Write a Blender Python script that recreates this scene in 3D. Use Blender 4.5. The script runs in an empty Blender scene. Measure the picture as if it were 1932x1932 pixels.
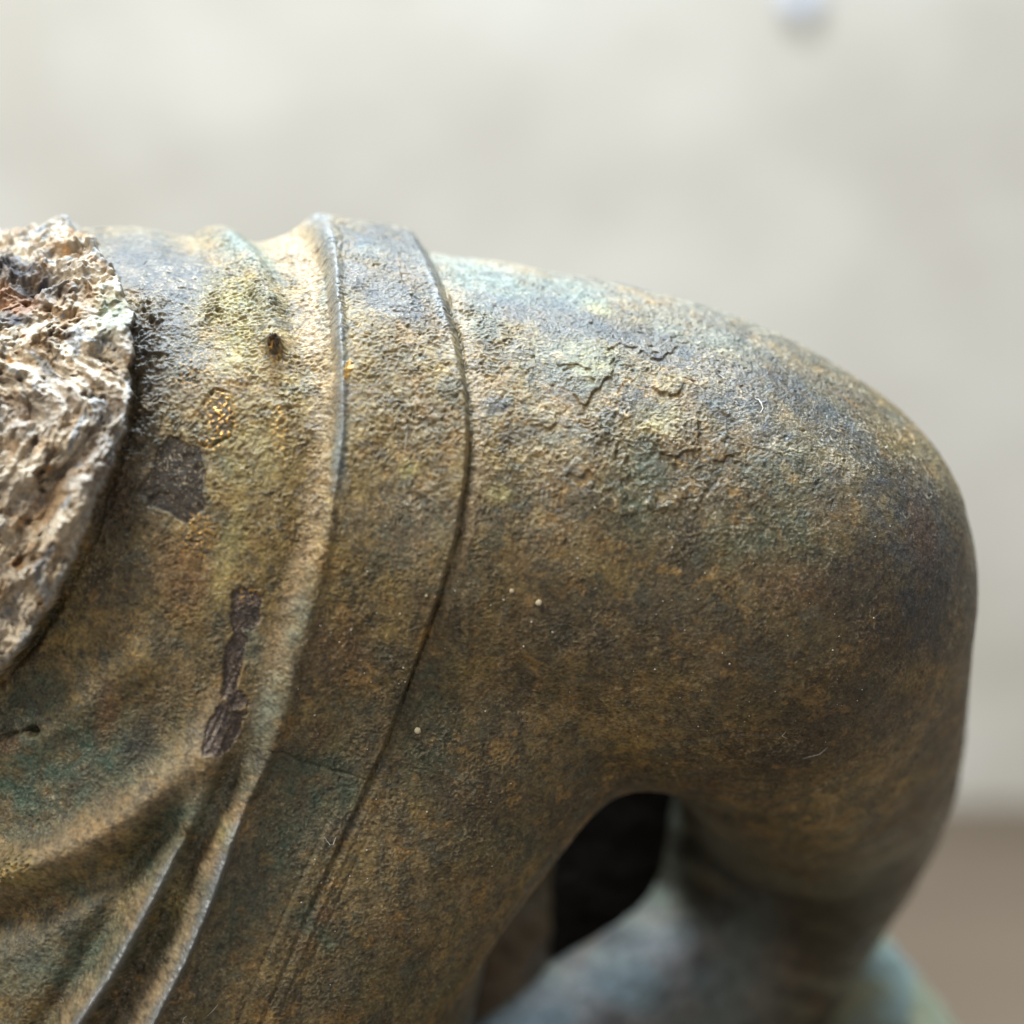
import bpy, math, random
import numpy as np
from concurrent.futures import ThreadPoolExecutor
import time
_t0 = time.time()
from mathutils import Vector

# ------------------------------------------------------------------ units, camera, light
S = 0.15 / 1932.0            # one model unit (u) in metres; 1932 u = picture width at the focus plane
FD = 3874.0                  # camera to focus plane, in u
CAMZ = 2270 * S              # camera height above the ledge
C = bpy.context.scene.collection
sc = bpy.context.scene

cam = bpy.data.cameras.new('camera')
cam.sensor_width = 36.0
cam.lens = 18.0 / (966.0 / FD)
cam.clip_start = 0.01
cam.clip_end = 50
cam.dof.use_dof = True
cam.dof.focus_distance = (FD + 60) * S
cam.dof.aperture_fstop = 6.6
co = bpy.data.objects.new('camera', cam)
C.objects.link(co)
co.location = (0, -FD * S, CAMZ)
co.rotation_euler = (math.radians(90), 0, 0)
sc.camera = co

w = bpy.data.worlds.new('World')
sc.world = w
w.use_nodes = True
bg = w.node_tree.nodes['Background']
bg.inputs[0].default_value = (0.93, 0.96, 1.0, 1)
bg.inputs[1].default_value = 0.37


def area(name, loc, target, sx, sy, power, col):
    l = bpy.data.lights.new(name, 'AREA')
    l.shape = 'RECTANGLE'
    l.size, l.size_y = sx, sy
    l.energy = power
    l.color = col
    o = bpy.data.objects.new(name, l)
    C.objects.link(o)
    o.location = loc
    o.rotation_euler = (Vector(target) - Vector(loc)).to_track_quat('-Z', 'Y').to_euler()
    return o


area('skylight', (-0.10, 0.12, 1.30), (0.0, 0.05, 0.18), 0.55, 0.42, 42, (0.66, 0.82, 1.0))
area('window_light', (-0.80, -0.72, 1.40), (0.0, 0.05, 0.15), 0.5, 0.45, 23.0, (1.0, 0.93, 0.80))
area('wall_fill', (-0.5, 0.35, 1.9), (0.0, 0.9, 0.45), 1.2, 0.5, 3.1, (1.0, 0.86, 0.72))  # unseen fill lamp, added to brighten the wall

sc.view_settings.view_transform = 'Standard'
sc.view_settings.look = 'None'
sc.view_settings.exposure = 0.0
sc.view_settings.gamma = 1.0
try:
    sc.cycles.max_bounces = 6
except Exception:
    pass

# ------------------------------------------------------------------ noise
_r = np.random.RandomState(7)
_perm = _r.permutation(256).astype(np.int32)
_perm = np.concatenate([_perm, _perm, _perm])
_g = _r.normal(size=(256, 3)).astype(np.float32)
_g /= np.linalg.norm(_g, axis=1)[:, None]


def noise(P, wl, seed=0.0):
    """gradient noise about -1..1, wavelength wl in u"""
    Q = (P / wl + seed * 17.31 + 100.0).astype(np.float32)
    I = np.floor(Q).astype(np.int32)
    F = Q - I
    I &= 255
    U = F * F * F * (F * (F * 6 - 15) + 10)
    out = 0
    for dx in (0, 1):
        wx = U[:, 0] if dx else 1 - U[:, 0]
        a = _perm[(I[:, 0] + dx) & 255]
        for dy in (0, 1):
            wy = U[:, 1] if dy else 1 - U[:, 1]
            b = _perm[a + ((I[:, 1] + dy) & 255)]
            for dz in (0, 1):
                wz = U[:, 2] if dz else 1 - U[:, 2]
                g = _g[_perm[b + ((I[:, 2] + dz) & 255)]]
                d = g[:, 0] * (F[:, 0] - dx) + g[:, 1] * (F[:, 1] - dy) + g[:, 2] * (F[:, 2] - dz)
                out = out + wx * wy * wz * d
    return out * 1.6


def fbm(P, wl, n=3, seed=0.0, gain=0.5):
    a, o, t = 1.0, 0, 0
    for i in range(n):
        o = o + a * noise(P, wl / 2.03 ** i, seed + i * 1.7)
        t += a
        a *= gain
    return o / t


def ridge(P, wl, seed=0.0):
    return 1 - 2.6 * np.abs(noise(P, wl, seed))


def sm(x, a, b):
    t = np.clip((x - a) / (b - a), 0, 1)
    return t * t * (3 - 2 * t)


def gs(x, wd):
    return np.exp(-(x / wd) ** 2)


# ------------------------------------------------------------------ distance fields
def at(x, y, d, r=0.0):
    """photo position + depth behind the focus plane -> model point (and radius)"""
    k = (FD + d) / FD
    return np.array([(x - 966) * k, d, (966 - y) * k]), r * k


def cone(P, a, b, fl=1.0):
    (pa, ra), (pb, rb) = a, b
    ba = pb - pa
    t = np.clip(((P - pa) @ ba) / (ba @ ba), 0, 1)
    q = P - pa - t[:, None] * ba
    return np.sqrt((q * q).sum(1)) - (ra + (rb - ra) * t)


def smin(a, b, k):
    h = np.clip(0.5 + 0.5 * (b - a) / k, 0, 1)
    return b + (a - b) * h - k * h * (1 - h)


N2 = at(-450, 1050, 470, 470)
N = at(250, 925, 490, 488)
M = at(880, 985, 480, 488)
M2 = at(1175, 1020, 470, 462)
M3 = at(1320, 1055, 455, 440)
SH = at(1425, 1090, 448, 404)
A0 = at(1502, 1270, 600, 318)
A1 = at(1532, 1490, 1080, 250)
A2 = at(1378, 1800, 1450, 215)
A3 = at(1180, 2150, 1550, 215)
F0, F1 = at(1410, 1750, 1300, 190), at(930, 2130, 1180, 225)
U0, U1 = at(862, 1375, 390, 298), at(545, 1780, 400, 305)
T0 = at(450, 1230, 640, 580)
T1 = at(20, 2650, 880, 700)
T2 = at(40, 3200, 900, 800)


def spline(nodes, sub):
    out = []
    n = len(nodes)
    A = np.array([np.append(p, r) for p, r in nodes])
    for i in range(n - 1):
        p0, p1, p2, p3 = A[max(i - 1, 0)], A[i], A[i + 1], A[min(i + 2, n - 1)]
        for q in range(sub):
            t = q / sub
            v = 0.5 * (2 * p1 + (p2 - p0) * t + (2 * p0 - 5 * p1 + 4 * p2 - p3) * t * t + (3 * p1 - p0 - 3 * p2 + p3) * t ** 3)
            out.append((v[:3], v[3]))
    out.append((A[-1][:3], A[-1][3]))
    return out


TOPC = spline([N2, N, M, M2, M3, SH], 2)
ARMC = spline([SH, A0, A1, A2, A3], 4)


def chain(P, nodes, k):
    s = cone(P, nodes[0], nodes[1])
    for a, b in zip(nodes[1:], nodes[2:]):
        s = smin(s, cone(P, a, b), k)
    return s


def body_sdf(P):
    s = chain(P, TOPC, 14)
    s = smin(s, cone(P, T0, T1), 150)
    s = smin(s, cone(P, T1, T2), 150)
    s = smin(s, cone(P, U0, U1), 100)
    s2 = smin(chain(P, ARMC, 12), cone(P, F0, F1), 90)
    return smin(s, s2, 30)


def par(fn, *arrs, size=40000):
    n = len(arrs[0])
    if n <= size:
        return fn(*arrs)
    jobs = [tuple(a[i:i + size] for a in arrs) for i in range(0, n, size)]
    with ThreadPoolExecutor(4) as ex:
        out = list(ex.map(lambda j: fn(*j), jobs))
    if isinstance(out[0], tuple):
        return tuple(np.concatenate([o[i] for o in out]) for i in range(len(out[0])))
    return np.concatenate(out)


def grad_project(V, f, it=3):
    return par(lambda v: grad_project_(v, f, it), V)


def grad_project_(V, f, it=3):
    for _ in range(it):
        s = f(V)
        e = 1.5
        G = np.stack([f(V + np.eye(3)[i] * e) for i in range(3)], 1)
        G = (G - s[:, None]) / e
        V = V - (s / np.maximum((G * G).sum(1), 1e-3))[:, None] * G
    return V, G / np.linalg.norm(G, axis=1)[:, None]


def nets(f, lo, hi, cell):
    """naive surface nets -> verts, quads"""
    lo = np.array(lo, float)
    n = np.ceil((np.array(hi) - lo) / cell).astype(int) + 1
    ax = [lo[i] + np.arange(n[i]) * cell for i in range(3)]
    X = np.stack(np.meshgrid(*ax, indexing='ij'), -1).reshape(-1, 3)
    v = np.empty(len(X))
    v = par(f, X)
    v = v.reshape(n)
    ins = v < 0
    cs = np.zeros(n - 1, int)
    for dx in (0, 1):
        for dy in (0, 1):
            for dz in (0, 1):
                cs += ins[dx:n[0] - 1 + dx, dy:n[1] - 1 + dy, dz:n[2] - 1 + dz]
    act = (cs > 0) & (cs < 8)
    idx = -np.ones(n - 1, int)
    ijk = np.argwhere(act)
    idx[act] = np.arange(len(ijk))
    V = lo + (ijk + 0.5) * cell
    quads = []
    for a in range(3):
        b, c = (a + 1) % 3, (a + 2) % 3
        sl0 = [slice(None)] * 3
        sl1 = [slice(None)] * 3
        sl0[a] = slice(0, n[a] - 1)
        sl1[a] = slice(1, n[a])
        A, B = ins[tuple(sl0)], ins[tuple(sl1)]
        E = np.argwhere(A != B)
        E = E[(E[:, b] > 0) & (E[:, c] > 0) & (E[:, b] < n[b] - 1) & (E[:, c] < n[c] - 1)]
        fl = A[tuple(E.T)]

        def g(db, dc):
            k = E.copy()
            k[:, b] += db
            k[:, c] += dc
            return idx[tuple(k.T)]
        q = np.stack([g(-1, -1), g(0, -1), g(0, 0), g(-1, 0)], 1)
        q[~fl] = q[~fl][:, ::-1]
        quads.append(q)
    return V, np.concatenate(quads)


def subdiv(V, Q):
    E = np.stack([Q, np.roll(Q, -1, 1)], 2).reshape(-1, 2)
    E = np.sort(E, 1)
    key = E[:, 0].astype(np.int64) * len(V) + E[:, 1]
    u, inv = np.unique(key, return_inverse=True)
    inv = inv.reshape(-1, 4)
    em = (V[u // len(V)] + V[u % len(V)]) / 2
    fm = V[Q].mean(1)
    nv = len(V)
    ei = nv + inv
    fi = nv + len(em) + np.arange(len(Q))
    V2 = np.concatenate([V, em, fm])
    qs = []
    for i in range(4):
        qs.append(np.stack([Q[:, i], ei[:, i], fi, ei[:, (i - 1) % 4]], 1))
    return V2, np.concatenate(qs)


def compact(V, Q, *at_):
    u, inv = np.unique(Q, return_inverse=True)
    return (V[u], inv.reshape(-1, 4)) + tuple(a[u] for a in at_)


# ------------------------------------------------------------------ feature lines (photo positions)
Lp = np.array([(470, 395), (545, 420), (600, 455), (622, 520), (632, 600), (640, 700), (642, 800), (636, 880), (615, 1010), (582, 1130),
               (555, 1230), (528, 1330), (498, 1425), (462, 1500), (432, 1570), (395, 1680), (350, 1790), (278, 1932), (230, 2020), (60, 2400)], float)
Rp = np.array([(770, 400), (800, 460), (838, 540), (866, 640), (882, 740), (886, 820), (880, 900), (862, 1010), (824, 1140), (780, 1260),
               (728, 1400), (650, 1570), (575, 1730), (490, 1932), (450, 2020), (260, 2400)], float)
Ap = np.array([(440, 1380), (405, 1450), (372, 1530), (325, 1620), (270, 1730), (215, 1830), (150, 1932), (100, 2010), (-50, 2300)], float)
Dp = [(-80, 1700), (60, 1635), (190, 1575), (300, 1500), (380, 1420), (425, 1340)]
Ep = [(-60, 1470), (60, 1400), (170, 1330), (260, 1250)]
Cp = [(395, 425), (440, 455), (478, 500), (500, 560), (512, 620), (516, 700)]
CRACK1 = [(505, 1405), (560, 1430), (620, 1448), (700, 1470)]
CRACK2 = [(1290, 1400), (1360, 1388), (1420, 1382), (1480, 1386)]
CRACK3 = [(880, 1120), (884, 1180), (878, 1270)]
CRACK4 = [(385, 855), (350, 832), (340, 838)]
GOLD = [(385, 765), (405, 735), (432, 742), (440, 790), (436, 820), (412, 835), (395, 845), (372, 838)]
CRUST = np.array([(-300, 380), (-60, 402), (0, 406), (60, 416), (105, 432), (150, 448), (188, 468), (205, 500), (232, 540), (250, 575), (247, 620), (250, 660),
                  (243, 705), (246, 750), (240, 800), (225, 850), (205, 905), (188, 935), (172, 985), (150, 1035), (128, 1085), (105, 1130),
                  (70, 1185), (35, 1235), (0, 1270), (-60, 1320), (-300, 1420)], float)
DARKP = np.array([(305, 838), (322, 824), (342, 834), (383, 848), (389, 905), (384, 962), (352, 990), (318, 968), (284, 956), (262, 926), (286, 882)], float)


def segdist(x, y, pts):
    d = np.full(x.shape, 1e9)
    tt = np.zeros(x.shape)
    n = len(pts) - 1
    for i in range(n):
        ax, ay = pts[i]
        bx, by = pts[i + 1]
        vx, vy = bx - ax, by - ay
        t = np.clip(((x - ax) * vx + (y - ay) * vy) / (vx * vx + vy * vy), 0, 1)
        e = np.hypot(x - ax - t * vx, y - ay - t * vy)
        m = e < d
        d[m] = e[m]
        tt[m] = ((i + t) / n)[m]
    return d, tt


def polysd(x, y, poly):
    """signed distance to closed outline, negative inside"""
    d, _ = segdist(x, y, list(map(tuple, poly)) + [tuple(poly[0])])
    ins = np.zeros(x.shape, bool)
    n = len(poly)
    for i in range(n):
        x1, y1 = poly[i]
        x2, y2 = poly[(i + 1) % n]
        if y1 == y2:
            continue
        c = ((y1 > y) != (y2 > y)) & (x < (x2 - x1) * (y - y1) / (y2 - y1) + x1)
        ins ^= c
    return np.where(ins, -d, d)


def linex(y, pl):
    x = np.interp(y, pl[:, 1], pl[:, 0])
    dx = np.interp(y, pl[:, 1], np.gradient(pl[:, 0], pl[:, 1]))
    return x, 1 / np.sqrt(1 + dx * dx)


def blob(x, y, cx, cy, rx, ry, rot=0.0, soft=0.35):
    a = math.radians(rot)
    u = (x - cx) * math.cos(a) + (y - cy) * math.sin(a)
    v = -(x - cx) * math.sin(a) + (y - cy) * math.cos(a)
    r = np.hypot(u / rx, v / ry)
    return 1 - sm(r, 1 - soft, 1 + soft)


def mixc(Cc, col, m):
    return Cc + (np.array(col) - Cc) * np.clip(m, 0, 1)[:, None]


OCHRE = (0.38, 0.268, 0.080)
BROWN = (0.145, 0.112, 0.055)
DUST = (0.46, 0.34, 0.20)
GREEN = (0.060, 0.098, 0.070)
VERD = (0.20, 0.25, 0.205)
YGREEN = (0.40, 0.355, 0.14)
DARK = (0.040, 0.033, 0.030)
PURPLE = (0.075, 0.055, 0.060)
CREAM = (0.68, 0.57, 0.42)
RUST = (0.24, 0.095, 0.035)
GOLDC = (0.95, 0.55, 0.16)


def features(V, Nn, detail=True):
    """relief height, colour, roughness, metal for the statue's skin"""
    k = FD / (FD + V[:, 1])
    x = V[:, 0] * k + 966
    y = 966 - V[:, 2] * k
    front = 1 - sm(V[:, 1], 500, 700)
    w1 = fbm(V, 60, 3, 1.0)
    w2 = fbm(V, 60, 3, 2.0)
    xw = x + 9 * w1
    yw = y + 9 * w2
    xl, cl = linex(y, Lp)
    xr, cr = linex(y, Rp)
    uL = (x - xl) * cl + 2.0 * w1
    uR = (x - xr) * cr + 1.2 * w1
    h = np.zeros(len(V))
    # band
    H = np.interp(y, [380, 460, 560, 800, 1100, 1400, 1700, 1932], [34, 38, 32, 23, 17, 13, 6, 3])
    edgeR = np.interp(y, [420, 560, 750, 950], [46, 26, 10, 5])
    edgeL = np.interp(y, [400, 480, 560, 900, 1100], [30, 22, 12, 14, 30])
    hb = H * sm(uL, -edgeL, edgeL * 0.6) * (1 - sm(uR, -edgeR, 2.0))
    h += hb
    beadA = np.interp(y, [400, 500, 700, 930, 1000, 1300, 1450, 1600, 1932], [14, 15, 13, 10, 10, 13, 24, 38, 44])
    beadW = np.interp(y, [400, 700, 930, 1100, 1300, 1500, 1932], [26, 13, 10, 22, 26, 18, 15])
    h += beadA * np.where(uL > 2, gs(uL - 2, beadW * 0.75), gs(uL - 2, beadW * 1.5))
    h -= np.interp(y, [400, 700, 1000, 1300], [8, 12, 10, 3]) * gs(uL + 48, 36)
    h += np.interp(y, [400, 620, 760], [6, 6, 0]) * gs(uL - (xr - xl) * .5, 80) * sm(uL, 0, 30) * (1 - sm(uR, -30, 0))
    # sag of the band between its edges
    h -= np.interp(y, [500, 700, 1000, 1500, 1932], [0, 2, 5, 6, 4]) * gs((uL - (xr - xl) * 0.5), 60)
    # crack along the right edge
    crk = np.clip(.75 + 1.3 * noise(V, 60, 25.0), .1, 1.3) * gs(uR - 2.5 + noise(V, 24, 26.0), np.interp(y, [900, 1200], [2.4, 1.7]) + 1.2 * w2) * np.interp(y, [460, 600, 1000, 1300, 1500, 1700], [4, 8, 7, 5, 4, 2.5])
    h -= crk
    h += 3 * gs(uR - 22, 12) * np.interp(y, [700, 1000, 1300, 1932], [0, 1, 1.5, 1.5])
    # incised parallel lines on the lower torso
    for off, am in ((-38, 2.2), (26, 2.5), (44, 1.5)):
        h -= am * gs(uR - off, 3.5) * sm(y, 1480, 1620)
    h += 2.5 * gs(uR + 28, 8) * sm(y, 1480, 1600)
    # ridge A
    xa, ca = linex(y, Ap)
    uA = (x - xa) * ca + 2 * w1
    aA = np.interp(y, [1380, 1450, 1600, 1932], [0, 18, 38, 50])
    h += aA * np.where(uA > 0, gs(uA, 13), gs(uA, 26))
    h += 5 * gs(uA, 5) * sm(y, 1560, 1660) + 5 * gs(uL - 2, 5) * sm(y, 1480, 1560)
    h += (gs(uA, 14) * sm(y, 1500, 1600) + gs(uL, 14) * sm(y, 1420, 1500)) * (2.2 * noise(V, 20, 83.0) + 1.2 * noise(V, 9, 84.0))
    h -= 0.45 * aA * gs(uA - 38, 18) + .4 * aA * gs(uA + 60, 26)
    # broad folds
    dD, tD = segdist(x, y, Dp)
    h += 42 * gs(dD, 40) * np.interp(tD, [0, .8, 1], [1, 1, .3])
    dD2, _ = segdist(x, y, [(p[0] + 20, p[1] + 75) for p in Dp[:4]])
    h -= 26 * gs(dD2, 34)
    dE, _ = segdist(x, y, Ep)
    h += 18 * gs(dE, 40)
    dC, tC = segdist(x, y, Cp)
    h += np.interp(tC, [0, .5, .8, 1], [20, 14, 10, 0]) * gs(dC, 22)
    dC2, _ = segdist(x, y, [(455, 420), (510, 470), (548, 560), (570, 700)])
    h -= 9 * gs(dC2, 24)
    h -= 10 * gs(segdist(x, y, [(330, 400), (350, 470), (380, 560), (400, 650)])[0], 40)
    # shoulder blade crease near the arm
    h -= 5 * gs(segdist(x, y, [(880, 1380), (1000, 1330), (1120, 1350)])[0], 90)
    h += 1.5 * fbm(V, 260, 2, 3.0)
    h += 1.4 * fbm(V, 90, 2, 4.0) * (1 - 0.4 * sm(y, 900, 1300))
    # broken crust
    wob = (10 + 16 * (1 - sm(y, 600, 800))) * fbm(V, 60, 4, 6.0, .6) + 4 * noise(V, 12, 6.5)
    cd = polysd(x, y, CRUST) + wob
    crust = (1 - sm(cd, -7, 2)) * front
    cst = (1 - sm(cd, -2, 2)) * front
    depth_in = np.clip(-cd, 0, 200)
    ta = V[:, 0] * -.5 + V[:, 2] * -.86
    tb = V[:, 0] * .86 + V[:, 2] * -.5
    aniso = sm(y, 640, 800)
    Vc = np.stack([tb * (1 + .25 * aniso), V[:, 1] * 1.0, ta * (1 - .5 * aniso)], 1)
    Vc = Vc + 14 * np.stack([noise(V, 60, 43), noise(V, 60, 44), noise(V, 60, 45)], 1)
    rough1 = fbm(Vc, 78, 4, 8.0, 0.55)
    rough2 = 1 - np.abs(fbm(V, 38, 3, 9.0, 0.6)) * 2.4
    pits = sm(fbm(V, 60, 4, 10.0, .6), 0.20, 0.42)
    kk = np.interp(y, [430, 540, 700], [.25, .8, 1])
    h_cr = np.interp(y, [380, 500, 700, 1000, 1300], [10, 18, 34, 52, 60]) + kk * 44 * rough1 + kk * 30 * (.5 - 2.2 * np.abs(fbm(Vc, 120, 3, 9.5))) + 5 * rough2 - 16 * pits + 8 * sm(rough1, .05, .10) + 6 * sm(fbm(Vc, 50, 3, 9.8), .1, .14) \
        + 3.2 * ridge(V, 17, 3.0) + 2.0 * noise(V, 7, 4.0) - 18 * sm(depth_in, 5, 90) * sm(y, 480, 560) * (1 - sm(y, 900, 1100)) \
        + 26 * gs(segdist(x, y, [(100, 1100), (150, 900), (130, 780), (150, 740)])[0], 38) \
        - 16 * gs(segdist(x, y, [(-40, 540), (40, 545), (90, 580)])[0], 30)
    groove = gs(cd - 8, 9) * sm(y, 640, 760) * front
    h = h * (1 - crust) + h_cr * crust - 20 * groove * np.clip(.7 + noise(V, 50, 87.0), .15, 1.3) - 10 * gs(cd - 26, 30) * sm(y, 850, 1000) * front
    crumb = gs(cd - 25, 34) * (cd > 0) * sm(y, 520, 600) * (1 - sm(y, 980, 1060)) * front
    h += crumb * (9 * sm(fbm(V, 24, 3, 11.0), .0, .25) + 4 * ridge(V, 12, 11.5))
    sand = np.maximum(gs(uL + 32, 16) * sm(y, 1450, 1550), gs(uA + 30, 16) * sm(y, 1500, 1600)) * sm(fbm(V, 60, 3, 85.0), -.1, .25)
    h += sand * (4 + 4 * noise(V, 10, 86.0))
    # skin corrosion
    bare = 1 - crust
    up = 1 - sm(y + 0.12 * (x - 900), 820, 1230)          # coarse corrosion on the upper part
    mot = fbm(V, 150, 3, 12.0)
    coarse = np.clip(up + 0.45 * mot, 0.0, 1.1)
    near = 1 - sm(x, 250, 420)
    r1 = ridge(V, 12.5, 13.0)
    r2 = ridge(V, 6.5, 14.0)
    r3 = ridge(V, 34, 15.0)
    warp = V + 6 * np.stack([noise(V, 22, 40), noise(V, 22, 41), noise(V, 22, 42)], 1)
    r4 = ridge(warp, 9.5, 16.0)
    smooth = np.zeros(len(V))
    for b in ((290, 500, 110, 60, 15), (700, 490, 70, 35, 10), (660, 545, 30, 26, 0), (740, 590, 70, 28, 25), (1040, 585, 60, 26, 15),
              (930, 765, 28, 16, 0), (1660, 940, 34, 50, 0), (1420, 780, 110, 40, 25), (1060, 605, 200, 26, 14), (1300, 680, 150, 30, 22), (1560, 800, 150, 35, 38), (1740, 1050, 60, 180, -8), (770, 520, 70, 40, 20), (650, 905, 12, 40, 0)):
        smooth = np.maximum(smooth, blob(xw, yw, *b))
    mid = sm(noise(V, 120, 18.0), -0.1, 0.35)
    gr = (0.9 * r4 + 0.5 * r2 + 0.5 * r1 * mid)
    gm_ = np.clip(1 + 1.3 * fbm(V, 55, 3, 24.0), .25, 1.8)
    amp = (1.15 + 0.6 * coarse) * gm_ * (1 - 0.5 * smooth)
    ygre = np.maximum(blob(xw, yw, 430, 570, 70, 55, 30), blob(xw, yw, 1180, 790, 120, 60, 25) * 0.8)
    smN = sm(fbm(V, 150, 3, 27.0), .05, .3)
    amp *= 1 + .9 * ygre
    amp *= (1 - .55 * smN) * (1 - .5 * blob(x, y, 300, 500, 120, 90, 0)) * (1 - .3 * sm(x, 900, 1000))
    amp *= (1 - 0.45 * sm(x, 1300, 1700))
    h += bare * amp * (gr * 1.05 + 0.7 * r3 * coarse * mid)
    h += bare * (1.4 + 1.0 * near + .8 * coarse) * fbm(V, 24, 3, 19.0) - bare * 2.2 * sm(fbm(V, 16, 2, 19.5), .38, .55) * (0.4 + .6 * coarse)
    # flaked edge contours on the upper shoulder
    fl = fbm(warp, 70, 3, 20.0)
    step = sm(fl, 0.05, 0.075) * blob(x, y, 1190, 800, 210, 170, 0, .5)
    h += bare * 4.0 * step
    # accretions
    for (cx, cy, r, a) in ((518, 655, 12, 27), (514, 578, 16, 6), (520, 712, 10, 4), (55, 1640, 30, 14), (335, 1700, 16, 9), (425, 1570, 12, 6),
                           (30, 1630, 22, 10), (650, 1072, 4, 5), (697, 1150, 5, 3), (595, 965, 6, 3), (540, 760, 7, 3)):
        rr = np.hypot(xw - cx, (yw - cy) * 0.8)
        h += a * gs(rr, r) * (1 + 0.5 * r2)
    h -= 30 * gs(np.hypot(x - 68, (y - 1378) * 1.3), 11)
    h -= 10 * gs(segdist(xw, yw, [(-20, 1395), (30, 1385), (60, 1378)])[0], 4)
    h -= 8 * gs(np.hypot(x - 245, (y - 1622)), 8)
    c1, _ = segdist(x + 3 * w1, y + 5 * w2, CRACK1)
    c2, _ = segdist(x, y + 6 * w2, CRACK2)
    c3, _ = segdist(x, y, CRACK3)
    c5, _ = segdist(x + 4 * w1, y + 5 * w2, GOLD)
    h -= 3.5 * gs(c1, 2.4) + 6 * gs(c2, 3.2) + 5 * gs(c5, 2.6) * front
    h += 3.5 * gs(c3 + 0, 6)
    # dark scar
    scar = np.maximum(blob(xw, yw, 465, 1150, 30, 50, 0), blob(xw, yw, 440, 1260, 18, 95, 12))
    scar = np.maximum(scar, blob(xw, yw, 425, 1365, 32, 68, 25)) * front
    scar = sm(scar + 1.1 * fbm(V, 30, 4, 29.0, .6), .38, .80) * sm(scar, .0, .3)
    st = noise(np.stack([(x + 0.45 * y), V[:, 1] * 0.3, y * 0.12], 1), 9, 22.0)
    h += scar * (-5 + 4 * st * sm(y, 1200, 1300))
    dk = (1 - sm(polysd(xw * .5 + x * .5, yw * .5 + y * .5, DARKP) + 5 * noise(V, 20, 28.0), -2.5, 2.5)) * front
    h -= 2.5 * dk + dk * .9 * bare * amp * gr * 1.05
    # ------------------------------------------------------------ colour
    n1 = fbm(V, 240, 4, 30.0)
    n2 = fbm(V, 110, 4, 31.0)
    n3 = fbm(V, 42, 4, 32.0, .6)
    n4 = fbm(V, 14, 2, 33.0)
    n5 = fbm(V, 170, 4, 34.0)
    Cc = np.tile(np.array(BROWN), (len(V), 1))
    och = np.clip(0.16 + 0.9 * n2 + 0.5 * n3, 0, 1)
    och = np.maximum(och, blob(xw, yw, 540, 830, 200, 420, 8, .6) * np.clip(0.85 + 0.9 * n3 + .5 * n2, 0, 1))
    Cc = mixc(Cc, OCHRE, och * 0.72)
    gray = sm(n5, 0.0, 0.5)
    Cc = mixc(Cc, (0.12, 0.105, 0.08), gray * 0.6)
    # dusty deposits on the upper side (real dust, lies on whatever faces up)
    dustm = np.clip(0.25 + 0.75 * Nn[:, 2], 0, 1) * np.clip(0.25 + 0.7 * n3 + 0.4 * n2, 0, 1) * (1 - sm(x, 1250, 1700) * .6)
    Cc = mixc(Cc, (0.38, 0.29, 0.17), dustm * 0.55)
    Cc = mixc(Cc, (0.25, 0.235, 0.175), sm(Nn[:, 2], .72, .95) * (1 - sm(x, 1700, 1800)) * .7 * sm(x, 700, 850))
    # flaking patina, crisp outlines
    f1 = fbm(warp, 85, 5, 37.0, .6)
    f2 = fbm(warp, 50, 4, 38.0, .6)
    Cc = mixc(Cc, (0.20, 0.125, 0.045), sm(f1, .16, .20) * .5)
    drip = noise(np.stack([V[:, 0] + 8 * w1, V[:, 1] * .5, V[:, 2] * .16], 1), 26, 39.0)
    Cc = mixc(Cc, (0.26, 0.19, 0.10), sm(drip, .15, .4) * .35 * sm(y, 900, 1200))
    Cc = mixc(Cc, (0.07, 0.062, 0.045), sm(-drip, .2, .45) * .45 * sm(y, 900, 1200))
    big = fbm(V, 330, 3, 39.5)
    Cc *= (1 + .9 * big * sm(x, 500, 900))[:, None]
    Cc = mixc(Cc, (0.085, 0.07, 0.045), sm(-f1, .17, .23) * .6)
    Cc = mixc(Cc, (0.34, 0.21, 0.07), sm(f2, .22, .27) * .55)
    Cc = mixc(Cc, (0.085, 0.095, 0.07), sm(-f2, .22, .27) * .55)
    # tan strip at the feet of the folds
    for (m, a) in ((gs(uL + 30, 26) * (1 - sm(y, 1180, 1420)), .62), (gs(uR - 18, 14) * sm(y, 480, 560) * (1 - sm(y, 900, 1250)), .55),
                   (gs(uA + 22, 16) * sm(y, 1450, 1560), .55), (gs(uL + 20, 16) * sm(y, 1480, 1600), .62),
                   (gs(dD + 0, 38) * np.interp(tD, [0, 1], [1, .8]), .4), (gs(segdist(x, y, [(540, 450), (590, 520), (600, 640)])[0], 28), .75)):
        Cc = mixc(Cc, DUST, m * a * np.clip(0.9 + .9 * n3, 0, 1.2))
    # greens
    gm = np.zeros(len(V))
    for b, a in (((120, 1450, 190, 85, -22), .95), ((60, 1330, 90, 45, -40), .8), ((300, 1590, 120, 40, -50), .85), ((150, 1800, 190, 60, -15), .75),
                 ((600, 1480, 75, 70, 20), .9), ((540, 1580, 60, 110, 25), .7), ((640, 1350, 50, 60, 0), .3), ((440, 1760, 40, 150, 25), .6),
                 ((1450, 1020, 120, 60, 0), .55), ((700, 1850, 120, 60, 0), .3), ((960, 1600, 60, 40, 0), .45), ((1200, 930, 60, 80, 0), .6),
                 ((810, 1370, 60, 120, 10), .5), ((1500, 900, 60, 60, 0), .4), ((40, 1560, 70, 30, 0), .7)):
        gm = np.maximum(gm, a * blob(xw, yw, *b, .6) * np.clip(0.75 + 1.3 * n3, 0, 1.15))
    gm = np.maximum(gm, 0.75 * sm(fbm(V, 190, 4, 36.0), .12, .42) * sm(y, 1250, 1500) * (1 - sm(x, 700, 1100)))
    Cc = mixc(Cc, GREEN, gm)
    vm = np.zeros(len(V))
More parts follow.
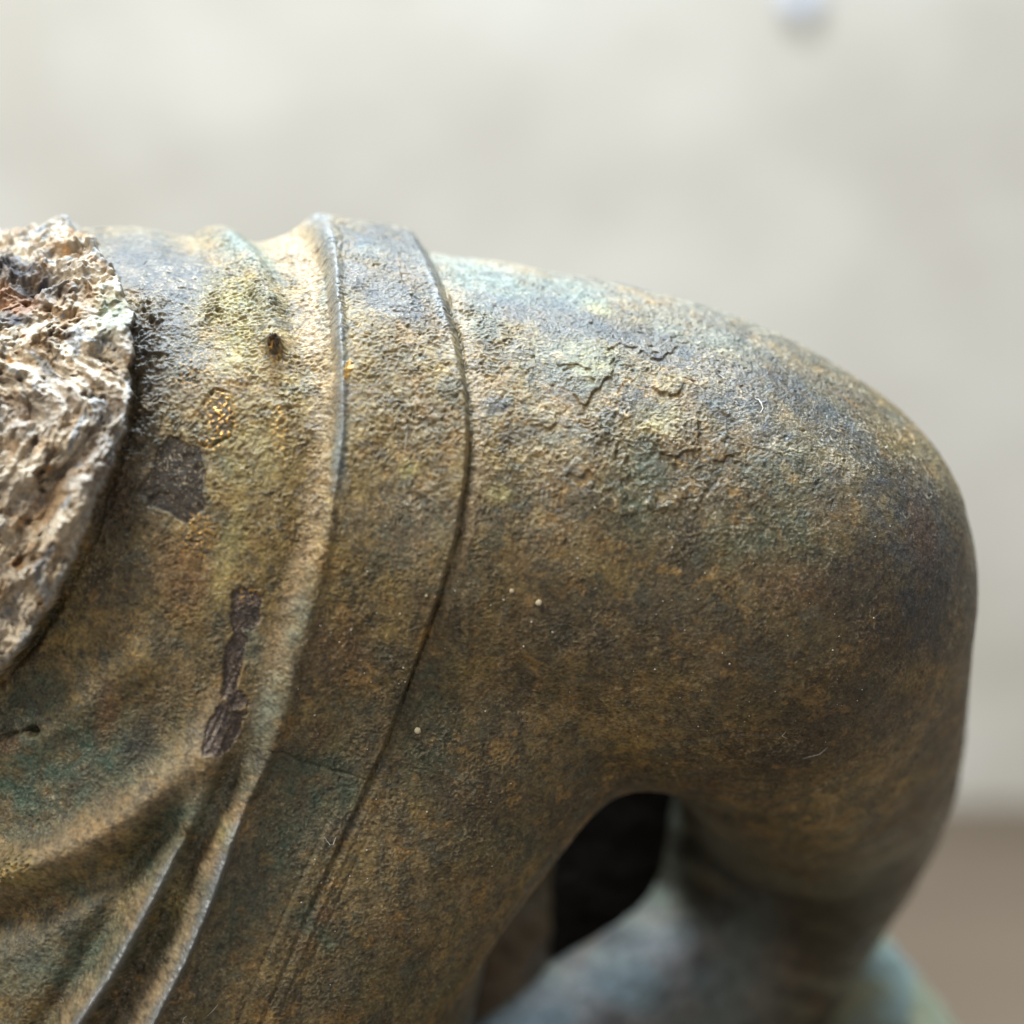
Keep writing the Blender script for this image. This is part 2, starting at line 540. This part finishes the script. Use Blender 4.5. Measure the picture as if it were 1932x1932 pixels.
    for b, a in (((470, 480, 60, 28, 40), .95), ((500, 575, 30, 50, 0), .5), ((930, 535, 110, 28, 15), .85), ((1080, 560, 70, 24, 15), .8),
                 ((690, 500, 24, 14, 0), .7), ((905, 590, 40, 40, 0), .5), ((560, 1180, 22, 90, 15), .6), ((510, 1330, 25, 90, 15), .6),
                 ((395, 1540, 20, 60, 25), .6), ((330, 1640, 18, 60, 25), .5), ((330, 640, 60, 60, 0), .25), ((640, 860, 14, 60, 0), .6),
                 ((1080, 680, 90, 40, 10), .4), ((50, 1810, 60, 50, 0), .5), ((1330, 640, 120, 20, 15), .5), ((1560, 760, 70, 14, 38), .5),
                 ((480, 1200, 20, 60, 0), .7), ((610, 570, 10, 60, 0), .6)):
        vm = np.maximum(vm, a * blob(xw, yw, *b, .7) * np.clip(0.8 + 1.1 * n3, 0, 1.2))
    Cc = mixc(Cc, VERD, vm * .9)
    ym = np.zeros(len(V))
    for b, a in (((430, 565, 62, 45, 30), .8), ((450, 640, 40, 60, 0), .6), ((1110, 680, 45, 45, 0), .6), ((940, 935, 26, 18, 0), .9), ((772, 893, 16, 14, 0), .95),
                 ((470, 860, 70, 60, 0), .5), ((430, 1050, 26, 90, 15), .7), ((1130, 580, 30, 10, 15), .7), ((1240, 790, 40, 30, 0), .4),
                 ((55, 1640, 34, 26, 0), .8), ((335, 1700, 20, 30, 15), .8), ((425, 1570, 16, 24, 0), .8), ((830, 1030, 20, 40, 0), .3)):
        ym = np.maximum(ym, a * blob(xw, yw, *b, .6) * np.clip(0.8 + 1.2 * n3, 0, 1.2))
    Cc = mixc(Cc, YGREEN, ym * .75)
    # rusty browns
    rm = np.zeros(len(V))
    for b, a in (((350, 1080, 60, 60, 30), .6), ((205, 1350, 20, 60, 10), .7), ((570, 1500, 14, 40, 0), .4), ((1740, 1010, 26, 70, 0), .7),
                 ((20, 1405, 26, 14, 0), .8), ((640, 1240, 60, 90, 0), .35), ((610, 1725, 20, 16, 0), .6), ((1490, 1100, 80, 50, 20), .45), ((600, 1380, 20, 40, 10), .4)):
        rm = np.maximum(rm, a * blob(xw, yw, *b, .6) * np.clip(0.8 + n3, 0, 1.2))
    Cc = mixc(Cc, RUST, rm * .55)
    # dark smooth patina patches
    dm = np.zeros(len(V))
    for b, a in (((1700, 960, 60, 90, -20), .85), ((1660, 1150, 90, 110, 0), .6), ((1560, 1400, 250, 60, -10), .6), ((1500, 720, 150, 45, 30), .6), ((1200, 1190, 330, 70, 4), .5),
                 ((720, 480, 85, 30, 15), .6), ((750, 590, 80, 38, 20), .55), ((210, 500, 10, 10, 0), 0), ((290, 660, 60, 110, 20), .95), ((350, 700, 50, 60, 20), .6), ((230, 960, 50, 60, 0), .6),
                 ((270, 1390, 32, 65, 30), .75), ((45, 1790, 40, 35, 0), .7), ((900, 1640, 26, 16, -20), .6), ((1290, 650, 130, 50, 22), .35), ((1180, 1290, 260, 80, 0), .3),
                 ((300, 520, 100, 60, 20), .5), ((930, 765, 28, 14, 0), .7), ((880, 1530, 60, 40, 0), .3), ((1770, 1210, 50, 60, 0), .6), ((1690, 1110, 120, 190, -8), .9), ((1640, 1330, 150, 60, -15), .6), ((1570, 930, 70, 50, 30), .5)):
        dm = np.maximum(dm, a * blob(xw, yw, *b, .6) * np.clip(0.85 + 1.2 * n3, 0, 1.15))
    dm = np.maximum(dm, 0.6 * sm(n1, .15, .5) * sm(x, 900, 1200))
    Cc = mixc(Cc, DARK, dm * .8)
    Cc = mixc(Cc, (0.05, 0.062, 0.070), smooth * .6 * np.clip(.8 + n3, 0, 1))  # bluish sheen from overhead painted into the smooth patches
    Cc = mixc(Cc, PURPLE, scar * .8)
    Cc = mixc(Cc, DARK, sm(uL, 2, 6) * (1 - sm(uR, -90, -40)) * 0)
    Cc = mixc(Cc, (0.042, 0.032, 0.023), dk * .97)
    nug = gs(np.hypot(x - 518, (y - 655) * .85), 14) * front
    Cc = mixc(Cc, (0.10, 0.055, 0.025), sm(nug, .3, .6))
    Cc = mixc(Cc, (0.12, 0.07, 0.04), blob(xw, yw, 1740, 1010, 22, 70, -12, .7) * .6)
    # blurred arm: greenish bands
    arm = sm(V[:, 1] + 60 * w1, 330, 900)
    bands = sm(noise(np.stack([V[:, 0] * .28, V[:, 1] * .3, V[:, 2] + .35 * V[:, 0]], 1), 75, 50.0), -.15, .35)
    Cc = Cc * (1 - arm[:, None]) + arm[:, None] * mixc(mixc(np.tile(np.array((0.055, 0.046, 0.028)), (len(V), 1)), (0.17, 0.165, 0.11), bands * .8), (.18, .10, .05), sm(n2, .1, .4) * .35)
    fa = sm(y + .5 * (x - 1400), 1640, 1760) * arm * (1 - sm(x, 1360, 1540))
    Cc = mixc(Cc, (0.15, 0.185, 0.18), fa * .9)  # bluish sky light on the forearm painted into its colour
    Cc = mixc(Cc, (0.24, 0.20, 0.17), fa * .7 * sm(fbm(V, 200, 2, 51.0), .0, .3))
    Cc = mixc(Cc, (0.07, 0.06, 0.05), fa * sm(fbm(V, 170, 2, 52.0), .1, .35) * .8)
    # wear on ridges of the fine corrosion: pale deposit lines
    pale = sm(gr, .95, 1.6) * bare * np.clip(.5 + coarse * .6, 0, 1) * (1 - arm)
    Cc = mixc(Cc, (0.60, 0.50, 0.34), pale * .62)
    low_grain = sm(-gr, 0.2, 1.4) * bare
    Cc = mixc(Cc, (0.085, 0.05, 0.022), low_grain * .40)  # darker brown in the low parts of the fine grain
    Cc *= np.clip(1 + 0.55 * n4 + 0.60 * noise(V, 6, 60) + .25 * noise(V, 26, 61), .3, 2)[:, None]
    # crust colours
    K = np.tile(np.array(CREAM), (len(V), 1))
    K = mixc(K, (0.36, 0.21, 0.085), sm(fbm(Vc, 75, 5, 70.0, .6), .0, .2) * .72)
    K = mixc(K, (0.12, 0.075, 0.045), sm(fbm(Vc, 50, 4, 74.0, .6), .18, .28) * .6)
    K = mixc(K, (0.46, 0.22, 0.06), sm(fbm(Vc, 44, 3, 75.0, .6), .26, .36) * .7)
    K = mixc(K, (0.50, 0.45, 0.38), sm(fbm(V, 90, 3, 71.0), .05, .35) * .6)
    K = mixc(K, (0.36, 0.38, 0.39), sm(fbm(Vc, 46, 4, 72.0), .22, .30) * .8)
    K = mixc(K, (0.30, 0.40, 0.30), blob(xw, yw, 215, 600, 35, 45, 0, .6) * .6 * np.clip(.8 + n3, 0, 1))
    K = mixc(K, (0.30, 0.13, 0.05), blob(xw, yw, 20, 570, 60, 26, 10, .5) * .85)
    K = mixc(K, (0.07, 0.06, 0.06), np.maximum(blob(xw, yw, 50, 530, 90, 26, 18, .5), blob(xw, yw, 10, 605, 60, 14, 0, .5)) * np.clip(.8 + 1.2 * n3, 0, 1))
    K = mixc(K, (0.15, 0.085, 0.035), pits * .6)
    K = mixc(K, (0.22, 0.19, 0.17), np.maximum(blob(xw, yw, 190, 860, 40, 70, 0, .6), blob(xw, yw, 215, 800, 30, 60, 0, .6)) * .6)
    rim = gs(cd + 7, 7) * crust
    K = mixc(K, (0.48, 0.50, 0.49), rim * sm(noise(V, 50, 73.0), -.3, .3) * .8)
    K *= .84 * np.clip(1 + .5 * n4 + .3 * noise(V, 6, 62), .3, 2)[:, None]
    Cc = Cc * (1 - cst[:, None]) + K * cst[:, None]
    Cc = mixc(Cc, (0.10, 0.075, 0.05), gs(cd - 30, 30) * (cd > 0) * sm(y, 560, 640) * (1 - sm(y, 960, 1060)) * .7 * np.clip(.8 + 1.5 * n3, 0, 1) * front)
    # ------------------------------------------------------------ gloss / metal
    ro = 0.46 + 0.18 * n3 - 0.10 * smooth - .08 * smN - 0.12 * sm(x, 1350, 1750) + 0.06 * coarse
    
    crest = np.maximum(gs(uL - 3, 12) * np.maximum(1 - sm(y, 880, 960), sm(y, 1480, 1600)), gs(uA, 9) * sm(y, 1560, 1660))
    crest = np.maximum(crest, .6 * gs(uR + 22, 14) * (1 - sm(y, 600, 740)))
    Cc = mixc(Cc, (0.24, 0.27, 0.28), crest * .7 * (1 - cst))  # bluish highlight lines on crests and band edges painted into the colour
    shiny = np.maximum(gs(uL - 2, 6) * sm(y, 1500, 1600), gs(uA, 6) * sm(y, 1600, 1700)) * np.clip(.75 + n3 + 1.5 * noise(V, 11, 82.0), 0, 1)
    Cc = mixc(Cc, (0.42, 0.44, 0.46), shiny * .8)  # blue-white glints on the fold ridges painted in, mixed with bare metal
    ro = ro - 0.34 * crest - 0.22 * scar - .12 * vm * sm(y, 1400, 1500)
    gl2 = np.maximum(blob(xw, yw, 1720, 960, 70, 130, -15, .5), blob(xw, yw, 1740, 1180, 80, 150, 0, .5)) * np.clip(.8 + n3, 0, 1)
    ro = ro - .14 * gl2
    ro = ro + .22 * cst + .18 * pale + .24 * dk - .25 * sm(nug, .3, .6)
    me = np.zeros(len(V))
    me = me + .6 * shiny
    gd = np.zeros(len(V))
    spk = sm(noise(V, 6.5, 80.0), .20, .34)
    for b, a in (((418, 785, 24, 46, 0), 1), ((398, 838, 24, 12, 0), .8), ((375, 1010, 34, 50, 20), .45), ((527, 810, 12, 50, 0), .5), ((518, 672, 12, 10, 0), 1),
                 ((655, 712, 7, 20, 10), 1.2), ((472, 1120, 24, 16, 0), .6), ((335, 1700, 16, 26, 10), .35), ((55, 1640, 26, 20, 0), .4), ((250, 1195, 30, 40, 0), .25),
                 ((365, 700, 40, 40, 0), .25)):
        gd = np.maximum(gd, a * blob(xw, yw, *b, .4))
    solid = np.maximum(blob(x, y, 655, 712, 5, 17, 10, .3), 0)
    gold = np.clip(np.maximum(gd * spk * 1.15, solid), 0, 1) * front
    Cc = mixc(Cc, (0.07, 0.05, 0.035), sm(gd, .6, 1) * .7 * (1 - gold))
    Cc = mixc(Cc, GOLDC, gold * .9)
    me = np.maximum(me, gold * .85)
    
    h += 2.0 * gold
    ro = np.where(gold > .3, .33, ro)
    return h, np.clip(Cc, 0.008, .9), np.clip(ro, .22, .95), np.clip(me, 0, 1), x, y, cd, uL, uR, crust * sm(y, 470, 640)


# ------------------------------------------------------------------ materials
def bronze_mat(name, bump=1.0, spec=.6):
    m = bpy.data.materials.new(name)
    m.use_nodes = True
    nt = m.node_tree
    b = nt.nodes['Principled BSDF']
    a = nt.nodes.new('ShaderNodeAttribute')
    a.attribute_name = 'patina'
    a2 = nt.nodes.new('ShaderNodeAttribute')
    a2.attribute_name = 'gloss'
    sep = nt.nodes.new('ShaderNodeSeparateColor')
    nt.links.new(a2.outputs['Color'], sep.inputs[0])
    tc = nt.nodes.new('ShaderNodeTexCoord')
    n = nt.nodes.new('ShaderNodeTexNoise')
    n.inputs['Scale'].default_value = 1800
    n.inputs['Detail'].default_value = 4
    n.inputs['Roughness'].default_value = .65
    nt.links.new(tc.outputs['Object'], n.inputs['Vector'])
    hs = nt.nodes.new('ShaderNodeMix')
    hs.data_type = 'RGBA'
    hs.blend_type = 'OVERLAY'
    hs.inputs[0].default_value = .35
    nt.links.new(a.outputs['Color'], hs.inputs[6])
    nt.links.new(n.outputs['Fac'], hs.inputs[7])
    nt.links.new(hs.outputs[2], b.inputs['Base Color'])
    nt.links.new(sep.outputs[0], b.inputs['Roughness'])
    nt.links.new(sep.outputs[1], b.inputs['Metallic'])
    bp = nt.nodes.new('ShaderNodeBump')
    bp.inputs['Strength'].default_value = .8 * bump
    bp.inputs['Distance'].default_value = 0.00034
    nt.links.new(n.outputs['Fac'], bp.inputs['Height'])
    nt.links.new(bp.outputs['Normal'], b.inputs['Normal'])
    b.inputs['Specular IOR Level'].default_value = spec
    return m


BRONZE = bronze_mat('bronze_patina')
GAP_SHADE = bronze_mat('shaded_hollow', 1.0, .08)  # near-black: shade of the armpit hollow put into the colour


def simple(name, col, rough=.7, var=.1, scale=30, col2=None, bump=0.0):
    m = bpy.data.materials.new(name)
    m.use_nodes = True
    nt = m.node_tree
    b = nt.nodes['Principled BSDF']
    tc = nt.nodes.new('ShaderNodeTexCoord')
    n = nt.nodes.new('ShaderNodeTexNoise')
    n.inputs['Scale'].default_value = scale
    n.inputs['Detail'].default_value = 5
    nt.links.new(tc.outputs['Object'], n.inputs['Vector'])
    r = nt.nodes.new('ShaderNodeValToRGB')
    c2 = col2 or tuple(c * (1 - var) for c in col)
    r.color_ramp.elements[0].position = .35
    r.color_ramp.elements[1].position = .65
    r.color_ramp.elements[0].color = (*c2, 1)
    r.color_ramp.elements[1].color = (*col, 1)
    nt.links.new(n.outputs['Fac'], r.inputs[0])
    nt.links.new(r.outputs[0], b.inputs['Base Color'])
    b.inputs['Roughness'].default_value = rough
    b.inputs['Specular IOR Level'].default_value = .3
    if bump:
        bp = nt.nodes.new('ShaderNodeBump')
        bp.inputs['Strength'].default_value = .6
        bp.inputs['Distance'].default_value = bump
        nt.links.new(n.outputs['Fac'], bp.inputs['Height'])
        nt.links.new(bp.outputs['Normal'], b.inputs['Normal'])
    return m


def mesh_np(name, V, Q, mat, parent=None, col=None, gl=None, nrm=None):
    me = bpy.data.meshes.new(name)
    me.vertices.add(len(V))
    me.vertices.foreach_set('co', (V * S).astype(np.float32).ravel())
    me.loops.add(Q.size)
    me.loops.foreach_set('vertex_index', Q.astype(np.int32).ravel())
    me.polygons.add(len(Q))
    me.polygons.foreach_set('loop_start', np.arange(0, Q.size, Q.shape[1], dtype=np.int32))
    me.update(calc_edges=True)
    me.polygons.foreach_set('use_smooth', np.ones(len(Q), bool))
    if col is not None:
        a = me.attributes.new('patina', 'FLOAT_COLOR', 'POINT')
        a.data.foreach_set('color', np.concatenate([col, np.ones((len(V), 1))], 1).astype(np.float32).ravel())
        g = me.attributes.new('gloss', 'FLOAT_COLOR', 'POINT')
        z = np.zeros((len(V), 4), np.float32)
        z[:, 0], z[:, 1], z[:, 3] = gl[0], gl[1], 1
        g.data.foreach_set('color', z.ravel())
    if nrm is not None:
        me.normals_split_custom_set_from_vertices(nrm.astype(np.float32))
    me.materials.append(mat)
    me.validate()
    o = bpy.data.objects.new(name, me)
    C.objects.link(o)
    if parent:
        o.parent = parent
    return o


def vnormals(V, Q):
    d1 = V[Q[:, 2]] - V[Q[:, 0]]
    d2 = V[Q[:, 3]] - V[Q[:, 1]]
    fn = np.cross(d1, d2)
    n = np.zeros_like(V)
    for i in range(4):
        for a in range(3):
            n[:, a] += np.bincount(Q[:, i], fn[:, a], len(V))
    return n / np.maximum(np.linalg.norm(n, axis=1), 1e-9)[:, None]


def tag(o, label=None, cat=None, group=None, kind=None):
    if label:
        o['label'] = label
    if cat:
        o['category'] = cat
    if group:
        o['group'] = group
    if kind:
        o['kind'] = kind
    return o


# ------------------------------------------------------------------ setting: wall and ledge
LEDGE_Z = 0.0
WALL_Y = -FD * S + 2270 * S * FD / 550.0     # where the ledge meets the wall at photo height 1535


def grid_sheet(name, nx, nz, fn, mat):
    us, vs = np.meshgrid(np.linspace(0, 1, nx), np.linspace(0, 1, nz), indexing='ij')
    P = fn(us.ravel(), vs.ravel())
    i = np.arange((nx - 1) * (nz - 1))
    a = (i // (nz - 1)) * nz + i % (nz - 1)
    Q = np.stack([a, a + nz, a + nz + 1, a + 1], 1)
    return mesh_np(name, P / S, Q, mat)


def wall_fn(u, v):
    P = np.stack([-1.6 + 3.2 * u, np.full(u.shape, WALL_Y), 1.7 * v], 1)
    P[:, 1] -= 0.006 * fbm(P, 0.16, 4, 90.0)
    return P


wm = simple('wall_plaster', (0.495, 0.446, 0.372), .95, col2=(0.43, 0.38, 0.308), scale=9, bump=.01)
tag(grid_sheet('wall', 220, 120, wall_fn, wm), kind='structure')


def ledge_fn(u, v):
    P = np.stack([-1.6 + 3.2 * u, -0.45 + (WALL_Y + 0.012 + .45) * v, np.full(u.shape, LEDGE_Z)], 1)
    P[:, 2] += 0.0008 * fbm(P, 0.1, 3, 91.0)
    return P


lm = simple('ledge_stone', (0.135, 0.096, 0.062), .95, col2=(0.105, 0.074, 0.046), scale=6, bump=.004)
tag(grid_sheet('ledge', 160, 80, ledge_fn, lm), kind='structure')

# small pale stud on the wall, only its lower end is in view
import bmesh
bm = bmesh.new()
prof = [(0, -.016), (.0055, -.0155), (.0085, -.012), (.0088, -.007), (.006, -.004), (.0045, .004)]
rings = []
for r, yy in prof[1:]:
    rings.append([bm.verts.new((r * math.cos(t), yy, r * 1.25 * math.sin(t))) for t in np.linspace(0, 2 * math.pi, 24, endpoint=False)])
for a, b in zip(rings, rings[1:]):
    for i in range(24):
        bm.faces.new((a[i], a[(i + 1) % 24], b[(i + 1) % 24], b[i]))
bm.faces.new(rings[0][::-1])
bmesh.ops.recalc_face_normals(bm, faces=bm.faces)
me = bpy.data.meshes.new('wall_stud')
bm.to_mesh(me)
bm.free()
me.materials.append(simple('stud_enamel', (0.60, 0.65, 0.75), .45))
for p in me.polygons:
    p.use_smooth = True
o = bpy.data.objects.new('wall_stud', me)
C.objects.link(o)
kw = (WALL_Y + FD * S) / (FD * S)
o.location = ((1505 - 966) * S * kw, WALL_Y, CAMZ + (966 - 2) * S * kw)
tag(o, 'small pale blue-white stud on the cream wall at the top edge', 'wall stud')

# ------------------------------------------------------------------ the statue
root = bpy.data.objects.new('bronze_statue', None)
C.objects.link(root)
root.location = (0, 0, 0)
tag(root, 'weathered brown and green bronze statue with broken neck, raised sleeve band and rounded shoulder', 'statue')
OFFZ = np.array([0, 0, CAMZ / S])

V, Q = nets(body_sdf, (-1500, -500, -2268), (1500, 1900, 700), 16)
V, _ = grad_project(V, body_sdf, 4)
V, Q = subdiv(V, Q)
V, Nn = grad_project(V, body_sdf, 2)
k = FD / (FD + V[:, 1])
px = V[:, 0] * k + 966
py = 966 - V[:, 2] * k
fc = lambda a: a[Q].mean(1)
fx, fy, fd, fn = fc(px), fc(py), fc(V[:, 1]), fc(Nn[:, 1])
infr = (fx > -60) & (fx < 1990) & (fy < 1990)
hot = infr & (fn < 0.22) & (fd < 620)
hiQ, loQ = Q[hot], Q[~hot]
# rest of the body, coarse
Vl, Ql = compact(V, loQ)
parts = [(Vl, Ql)]
Vh, Qh = compact(V, hiQ)
Vh, Qh = subdiv(Vh, Qh)
Vh, Qh = subdiv(Vh, Qh)
parts.append((Vh, Qh))

# sort faces into the statue's parts
anchor = None
store = {}
for lvl, (V_, Q_) in enumerate(parts):
    V_, N_ = grad_project(V_, body_sdf, 2)
    h, col, ro, me_, x, y, cd, uL, uR, toc = par(features, V_, N_)
    print('features', lvl, len(V_), time.time() - _t0)
    dr = N_ * (1 - toc[:, None]) + np.array([0.22, -0.97, 0.05]) * toc[:, None]
    V_ = V_ + dr * h[:, None]
    nr = vnormals(V_, Q_)
    if lvl == 1:
        anchor = (x, y, V_, nr)
    gx = lambda a: a[Q_].mean(1)
    fcd, fl, fr, fyy, fdd = gx(cd), gx(uL), gx(uR), gx(y), gx(V_[:, 1])
    is_crust = (fcd < 0) & (fdd < 600)
    is_arm = (fr > 0) & (fdd > 600) & (fyy > 1300) & (gx(x) > 1000)
    is_sh = (fr > 0) & ~is_arm & ~is_crust & ~((fyy > 1300) & (fdd > 700))
    is_band = (fl > -6) & (fr <= 0) & ~is_crust & (fyy < 2000)
    is_sh &= ~is_band
    is_t = ~(is_crust | is_arm | is_sh | is_band)
    for nm, m_ in (('broken_neck', is_crust), ('arm', is_arm), ('bare_shoulder', is_sh), ('sleeve_band', is_band), ('draped_torso', is_t)):
        if m_.sum():
            store.setdefault(nm, []).append(compact(V_, Q_[m_], col, ro, me_, nr))
for nm, lst in store.items():
    off, VV, QQ, cc, rr, mm, nn = 0, [], [], [], [], [], []
    for (a, q, c_, r_, m_, n_) in lst:
        VV.append(a), QQ.append(q + off), cc.append(c_), rr.append(r_), mm.append(m_), nn.append(n_)
        off += len(a)
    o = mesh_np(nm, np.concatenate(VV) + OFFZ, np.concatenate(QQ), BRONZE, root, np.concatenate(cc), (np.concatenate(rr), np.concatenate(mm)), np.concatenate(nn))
    if nm == 'broken_neck':
        o['label'] = 'rough cream and rust corroded break at the neck'
    if nm == 'sleeve_band':
        o['label'] = 'raised smooth band edging the garment beside the shoulder'


# parts further back, seen blurred through and below the armpit
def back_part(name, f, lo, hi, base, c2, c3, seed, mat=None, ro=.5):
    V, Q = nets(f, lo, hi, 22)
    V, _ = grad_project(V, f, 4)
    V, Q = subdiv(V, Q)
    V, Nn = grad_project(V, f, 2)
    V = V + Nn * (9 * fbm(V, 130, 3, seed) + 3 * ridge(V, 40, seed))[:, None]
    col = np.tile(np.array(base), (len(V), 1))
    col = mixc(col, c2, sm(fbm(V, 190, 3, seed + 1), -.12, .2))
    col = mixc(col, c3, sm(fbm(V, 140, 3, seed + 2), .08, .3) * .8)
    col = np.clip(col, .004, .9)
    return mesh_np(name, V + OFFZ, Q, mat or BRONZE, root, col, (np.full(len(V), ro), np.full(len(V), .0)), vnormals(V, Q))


B0, B1 = at(925, 1640, 1300, 150), at(950, 2300, 1300, 215)
back_part('back_drapery', lambda P: cone(P, B0, B1), (-900, 300, -2200), (900, 1800, -200), (0.12, 0.085, 0.045), (0.15, 0.10, 0.05), (0.06, 0.045, 0.03), 111.0)
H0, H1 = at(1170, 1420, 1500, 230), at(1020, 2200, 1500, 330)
back_part('hollow_backing', lambda P: cone(P, H0, H1), (-900, 900, -2200), (1100, 2300, 200), (0.008, 0.006, 0.004), (0.011, 0.008, 0.005), (0.006, 0.005, 0.004), 131.0, GAP_SHADE, .95)  # added backing that closes the armpit gap, its shade painted near-black
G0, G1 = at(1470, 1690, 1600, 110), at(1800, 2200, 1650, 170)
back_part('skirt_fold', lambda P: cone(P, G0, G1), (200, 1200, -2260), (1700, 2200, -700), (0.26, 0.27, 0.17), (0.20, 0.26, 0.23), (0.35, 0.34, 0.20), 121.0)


# ------------------------------------------------------------------ lint and dust lying on the bronze
ax_, ay_, AV, AN = anchor
lint_m = simple('lint', (0.80, 0.76, 0.68), .6)
speck_m = simple('dust', (0.72, 0.64, 0.45), .8)


def surf(x, y):
    i = np.argmin((ax_ - x) ** 2 + (ay_ - y) ** 2)
    return AV[i], AN[i]


def tube(bm, pts, r, seg=5):
    prev = None
    for i, p in enumerate(pts):
        t = (pts[min(i + 1, len(pts) - 1)] - pts[max(i - 1, 0)]).normalized()
        a = t.orthogonal().normalized()
        b = t.cross(a)
        rr = r * (0.5 if i in (0, len(pts) - 1) else 1)
        ring = [bm.verts.new(p + (a * math.cos(q) + b * math.sin(q)) * rr) for q in [2 * math.pi * j / seg for j in range(seg)]]
        if prev:
            for j in range(seg):
                bm.faces.new((prev[j], prev[(j + 1) % seg], ring[(j + 1) % seg], ring[j]))
        else:
            bm.faces.new(ring[::-1])
        prev = ring
    bm.faces.new(prev)


def fibre(pts2, label, r=0.9, lift=4):
    P3 = []
    for i, (x, y) in enumerate(pts2):
        p, n = surf(x, y)
        t = i / (len(pts2) - 1)
        P3.append(Vector((p + n * (1.5 + lift * math.sin(math.pi * t)) + OFFZ) * S))
    o0 = P3[0].copy()
    bm = bmesh.new()
    tube(bm, [p - o0 for p in P3], r * S)
    me = bpy.data.meshes.new('lint_fibre')
    bm.to_mesh(me)
    bm.free()
    me.materials.append(lint_m)
    o = bpy.data.objects.new('lint_fibre', me)
    o.location = o0
    C.objects.link(o)
    tag(o, label, 'lint fibre', 'lint fibres caught on the bronze')


fibre([(1424, 754), (1430, 758), (1435, 764), (1437, 772), (1434, 780)], 'curled white lint fibre high on the dark right side of the shoulder', 1.3)
fibre([(352, 1915), (345, 1920), (344, 1928), (352, 1931)], 'tiny hooked lint fibre at the foot of the folds, bottom edge', 1.0)
fibre([(612, 1578), (620, 1592), (626, 1590), (632, 1578)], 'small looped lint fibre right of the sharp fold ridge', .8)
fibre([(412, 1895), (402, 1905), (392, 1916)], 'short straight lint fibre near the lower end of the second fold', .8)
fibre([(1482, 1378), (1482, 1385), (1484, 1392)], 'upright lint fibre at the right end of the shoulder crack', .8, 8)
fibre([(1560, 1410), (1545, 1420), (1528, 1424), (1515, 1430)], 'thin wavy lint fibre above the armpit on the shoulder', .7)
fibre([(1356, 708), (1365, 716), (1376, 722)], 'short bright lint fibre near the top silhouette of the shoulder', .9)
fibre([(770, 815), (768, 835), (765, 858)], 'fine vertical lint fibre lying on the sleeve band', .6, 2)


def speck(bm, x, y, r, rnd):
    p, n = surf(x, y)
    c = Vector((p + n * r * .35 + OFFZ) * S)
    res = bmesh.ops.create_icosphere(bm, subdivisions=2 if r > 4 else 1, radius=r * S)
    for v in res['verts']:
        v.co = Vector((v.co.x * rnd.uniform(.85, 1.15), v.co.y * .6, v.co.z * rnd.uniform(.85, 1.1))) + c


def speck_thing(x, y, r, label):
    bm = bmesh.new()
    speck(bm, x, y, r, random.Random(int(x)))
    me = bpy.data.meshes.new('dust_grain')
    bm.to_mesh(me)
    bm.free()
    me.materials.append(speck_m)
    o = bpy.data.objects.new('dust_grain', me)
    C.objects.link(o)
    tag(o, label, 'dust grain', 'pale grains stuck to the bronze')


speck_thing(787, 1377, 6.5, 'round cream grain just right of the crack below the sleeve band')
speck_thing(1016, 1137, 6, 'round tan grain in the middle of the bare shoulder')
speck_thing(965, 1114, 4.5, 'small tan grain left of the larger grain mid shoulder')
speck_thing(806, 1118, 3, 'tiny white grain beside the right edge of the sleeve band')
bm = bmesh.new()
rnd = random.Random(5)
for i in range(210):
    x = rnd.uniform(560, 1720)
    y = rnd.uniform(1000, 1900) if rnd.random() < .6 else rnd.uniform(600, 1500)
    if np.hypot(x - 1380, (y - 1092)) > 400 and x > 1000 and not (y < 1300 and x < 1700):
        continue
    speck(bm, x, y, rnd.choice([.9, 1.1, 1.4, 1.9]), rnd)
me = bpy.data.meshes.new('dust')
bm.to_mesh(me)
bm.free()
me.materials.append(lint_m)
o = bpy.data.objects.new('dust', me)
C.objects.link(o)
tag(o, 'fine pale dust specks scattered over the shoulder and band', 'dust', kind='stuff')
